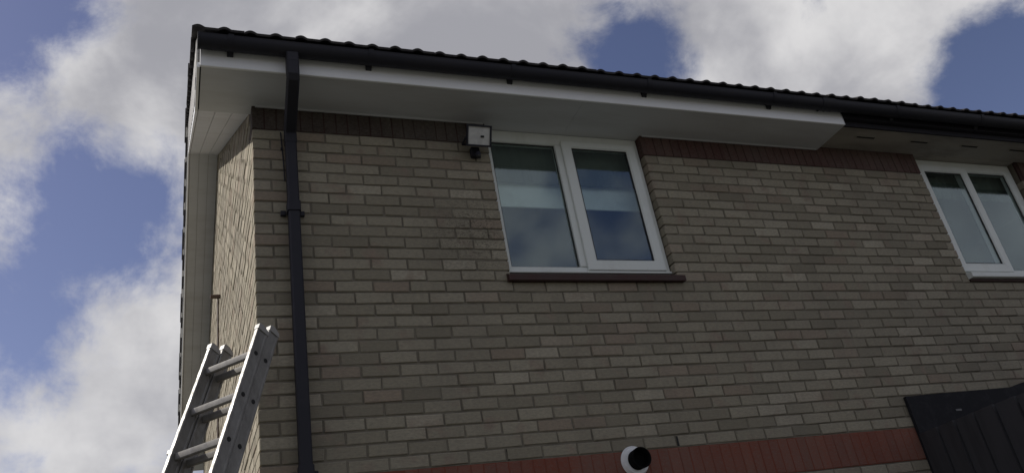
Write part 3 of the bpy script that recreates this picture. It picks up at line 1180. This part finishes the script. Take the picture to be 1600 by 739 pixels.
def lput(mb, name, mat, par=L, smooth=None):
    o = mb.obj(name, mat, par, smooth)
    if par is L:
        o.location = -lo
    return o


# face frame: centre, axes
fc = Vector((1.446, -0.152, 4.757))
ax = Vector((1, 0, 0))
az = Vector((0, -0.47, 0.883)).normalized()       # up along the tilted face
an = ax.cross(az).normalized()
if an.y > 0:
    an = -an                                       # out of the lens, towards the garden and down


def fbox(u0, u1, v0, v1, d0, d1, taper=0.0, mb=None):
    mb = mb or MB()
    fr = [fc + ax * u + az * v_ + an * d0 for u, v_ in ((u0, v0), (u1, v0), (u1, v1), (u0, v1))]
    bk = [fc + ax * u + az * v_ + an * d1 for u, v_ in ((u0 + taper, v0 + taper), (u1 - taper, v0 + taper), (u1 - taper, v1 - taper), (u0 + taper, v1 - taper))]
    return mb.strip(fr, bk)


HW, HH = 0.088, 0.072
lput(fbox(-HW + .004, HW - .004, -HH + .004, HH - .004, -0.012, -0.075, 0.030), 'housing', 'black_plastic')
mb = MB()
fbox(-HW, HW, HH - .011, HH, 0.004, -0.014, 0, mb)
fbox(-HW, HW, -HH, -HH + .011, 0.004, -0.014, 0, mb)
fbox(-HW, -HW + .011, -HH + .0111, HH - .0111, 0.004, -0.014, 0, mb)
fbox(HW - .011, HW, -HH + .0111, HH - .0111, 0.004, -0.014, 0, mb)
lput(mb, 'rim', 'black_plastic')
lput(fbox(-HW + .0115, HW - .0115, -HH + .0115, HH - .0115, -0.004, -0.009), 'lens', 'lens_frost')
lp_ = lput(MB().tube(fc + ax * 0.012 + an * -0.001 + az * -0.004, fc + ax * 0.034 + an * -0.001 + az * -0.004, 0.007, None, 12), 'lamp_tube', 'dark_seal', L, 40)
# stirrup, wall box and movement sensor
mb = MB()
mb.box(1.352, 1.358, -0.135, -0.050, 4.740, 4.756)
mb.box(1.534, 1.540, -0.135, -0.050, 4.740, 4.756)
mb.box(1.352, 1.540, -0.056, -0.050, 4.7405, 4.7555)
lput(mb, 'stirrup', 'black_plastic')
lput(MB().box(1.418, 1.478, -0.0495, -0.0035, 4.668, 4.740, 0.006), 'wall_box', 'black_plastic')
lput(MB().tube((1.468, -0.045, 4.655), (1.440, -0.110, 4.625), 0.010, 0.010, 10), 'sensor_arm', 'black_plastic', L, 40)
lput(MB().tube((1.434, -0.112, 4.640), (1.426, -0.130, 4.606), 0.018, 0.015, 16), 'sensor', 'black_plastic', L, 40)
lput(MB().tube((1.4258, -0.1304, 4.6052), (1.4245, -0.1335, 4.599), 0.014, 0.010, 16), 'sensor_eye', 'dark_seal', L, 40)
lput(MB().box(1.436, 1.450, -0.17, -0.155, 4.819, 4.834, 0.002), 'catch', 'black_plastic')

# ---------------------------------------------------------------- ladder
lad = thing('extension_ladder', 'aluminium extension ladder of two sections leaning against the house corner', 'ladder')
T = Vector((-0.016, -0.264, 3.374))
LU = Vector((0.27864, 0.23833, 0.93036)).normalized()
LX = Vector((-0.64999, 0.75994, 0.0)).normalized()
LY = LU.cross(LX).normalized()
LEN = T.z / LU.z - 0.01
mw = Matrix((LX, LY, LU)).transposed().to_4x4()
mw.translation = T - LU * LEN
lad.matrix_world = mw
W = 0.343
# front section: local y 0 .. -0.062 ; rear section -0.074 .. -0.136


def rail_mesh(y0, y1, z1, w):
    """flanged box rail"""
    mb = MB()
    lp = []
    c = 0.004
    lp = [(-w / 2, y1 + c), (-w / 2 + c, y1), (w / 2 - c, y1), (w / 2, y1 + c), (w / 2, y1 + .012), (w / 2 - .004, y1 + .016), (w / 2 - .004, y0 - .016), (w / 2, y0 - .012),
          (w / 2, y0 - c), (w / 2 - c, y0), (-w / 2 + c, y0), (-w / 2, y0 - c), (-w / 2, y0 - .012), (-w / 2 + .004, y0 - .016), (-w / 2 + .004, y1 + .016), (-w / 2, y1 + .012)]
    return mb.prism(lp, 'z', 0.0, z1)


sections = ((0.0, -0.072, LEN, 0.0, W, 0.026), (-0.0735, -0.1455, LEN + 0.040, 0.003, W - 0.006, 0.026))
for si, (y0, y1, zt, xa, xb, w) in enumerate(sections):
    me = rail_mesh(y0, y1, zt - 0.02, w).mesh('rail', 'aluminium')
    for xx in (xa, xb):
        r_ = link('rail', me, lad, (xx, 0, 0))
        cm = MB()
        # worn plastic end cap, rounded over the back
        cp = [(y0 + .002, -0.032), (y0 + .002, -0.004), (y0 - .008, 0.004), (y0 - .030, 0.003), (y1 + .006, -0.012), (y1 - .002, -0.034)]
        cm.prism([(a, b + zt) for a, b in cp], 'x', xx - w / 2 - .0025, xx + w / 2 + .0025)
        cm.obj('end_cap', 'end_cap_plastic', lad)
    s = 0.17 if si == 0 else 0.180
    while s < zt - 0.12:
        z = zt - s if si == 0 else LEN - s + 0.012
        yc = (y0 + y1) / 2
        mb = MB()
        # D-section rung with a flat tread
        lp = []
        for yy, zz in ((0.020, 0.010), (0.018, 0.0125), (-0.018, 0.0125), (-0.020, 0.010), (-0.017, 0.000), (-0.009, -0.015), (-0.004, -0.018), (0.004, -0.018), (0.009, -0.015), (0.017, 0.000)):
            lp.append((yc + yy, z + zz))
        mb.prism(lp, 'x', xa + w / 2 - .002, xb - w / 2 + .002)
        mb.obj('rung', 'aluminium', lad, 30)
        if si == 0 or True:
            for xx, sg in ((xa - w / 2 + .004, -1), (xb + w / 2 - .004, 1)):
                if s < 1.6:
                    hm = MB().tube((xx + sg * 0.0003, yc, z), (xx + sg * 0.0012, yc, z), 0.0125, 0.0125, 16)
                    hm.obj('rung_end', 'hollow_dark', lad)
        s += 0.25
for xx in (0.0, W):
    MB().box(xx - .017, xx + .017, -0.07, 0.006, -0.012, 0.03, 0.003).obj('foot', 'dark_seal', lad)
mb = MB().box(0.02, W - 0.02, -0.071, -0.063, LEN - 1.36, LEN - 1.33)
# hook bracket poking out beside the far rail
MB().box(W + 0.0125, W + 0.034, -0.03, -0.004, LEN - 0.66, LEN - 0.635, 0.002).obj('guide_bracket', 'aluminium', lad)

# ---------------------------------------------------------------- dark clad extension at the right
EX = 4.412
ext = thing('clad_extension', 'dark boarded lean-to extension against the wall at the lower right', 'extension', (EX, 0, 0))
eo = Vector((EX, 0, 0))


def eput(mb, name, mat):
    o = mb.obj(name, mat, ext)
    o.location = -eo
    return o


rr = random.Random(4)
edges = [-0.006, -0.190, -0.340]
y = -0.340
while y > -3.0:
    y -= 0.165
    edges.append(y)
for a, b in zip(edges, edges[1:]):
    p = rr.uniform(0, 0.004)
    # shiplap: one edge proud of the next
    prof = [(EX - p - 0.014, b + 0.004), (EX - p, a - 0.004), (EX + 0.02, a - 0.004), (EX + 0.02, b + 0.004)]
    eput(MB().prism(prof, 'z', 0.02, 2.573 + rr.uniform(-.002, .002)), 'board', 'clad_board')
eput(MB().box(EX + 0.0205, EX + 0.06, -3.0, -0.04, 0.0, 2.540), 'side_wall', 'roof_felt')
eput(MB().box(EX + 0.061, END_X, -3.0, -0.045, 2.36, 2.45), 'flat_roof', 'roof_felt')
eput(MB().box(EX + 0.061, END_X, -3.0, -2.95, 0.0, 2.359), 'front_wall', 'clad_board')
# upstand of roofing felt dressed up the house wall
prof = [(EX - 0.002, 2.30), (EX - 0.002, 2.838), (5.47, 2.858), (5.60, 2.885), (5.75, 2.905), (END_X, 2.93), (END_X, 2.30)]
eput(MB().prism(prof, 'y', -0.030, -0.0045), 'felt_upstand', 'roof_felt')
eput(MB().box(4.83, 4.885, -0.034, -0.0305, 2.708, 2.722, 0.001), 'fixing_clip', 'sheet_steel')

# render settings
scene.render.engine = 'CYCLES'
scene.cycles.max_bounces = 8
scene.cycles.use_denoising = True
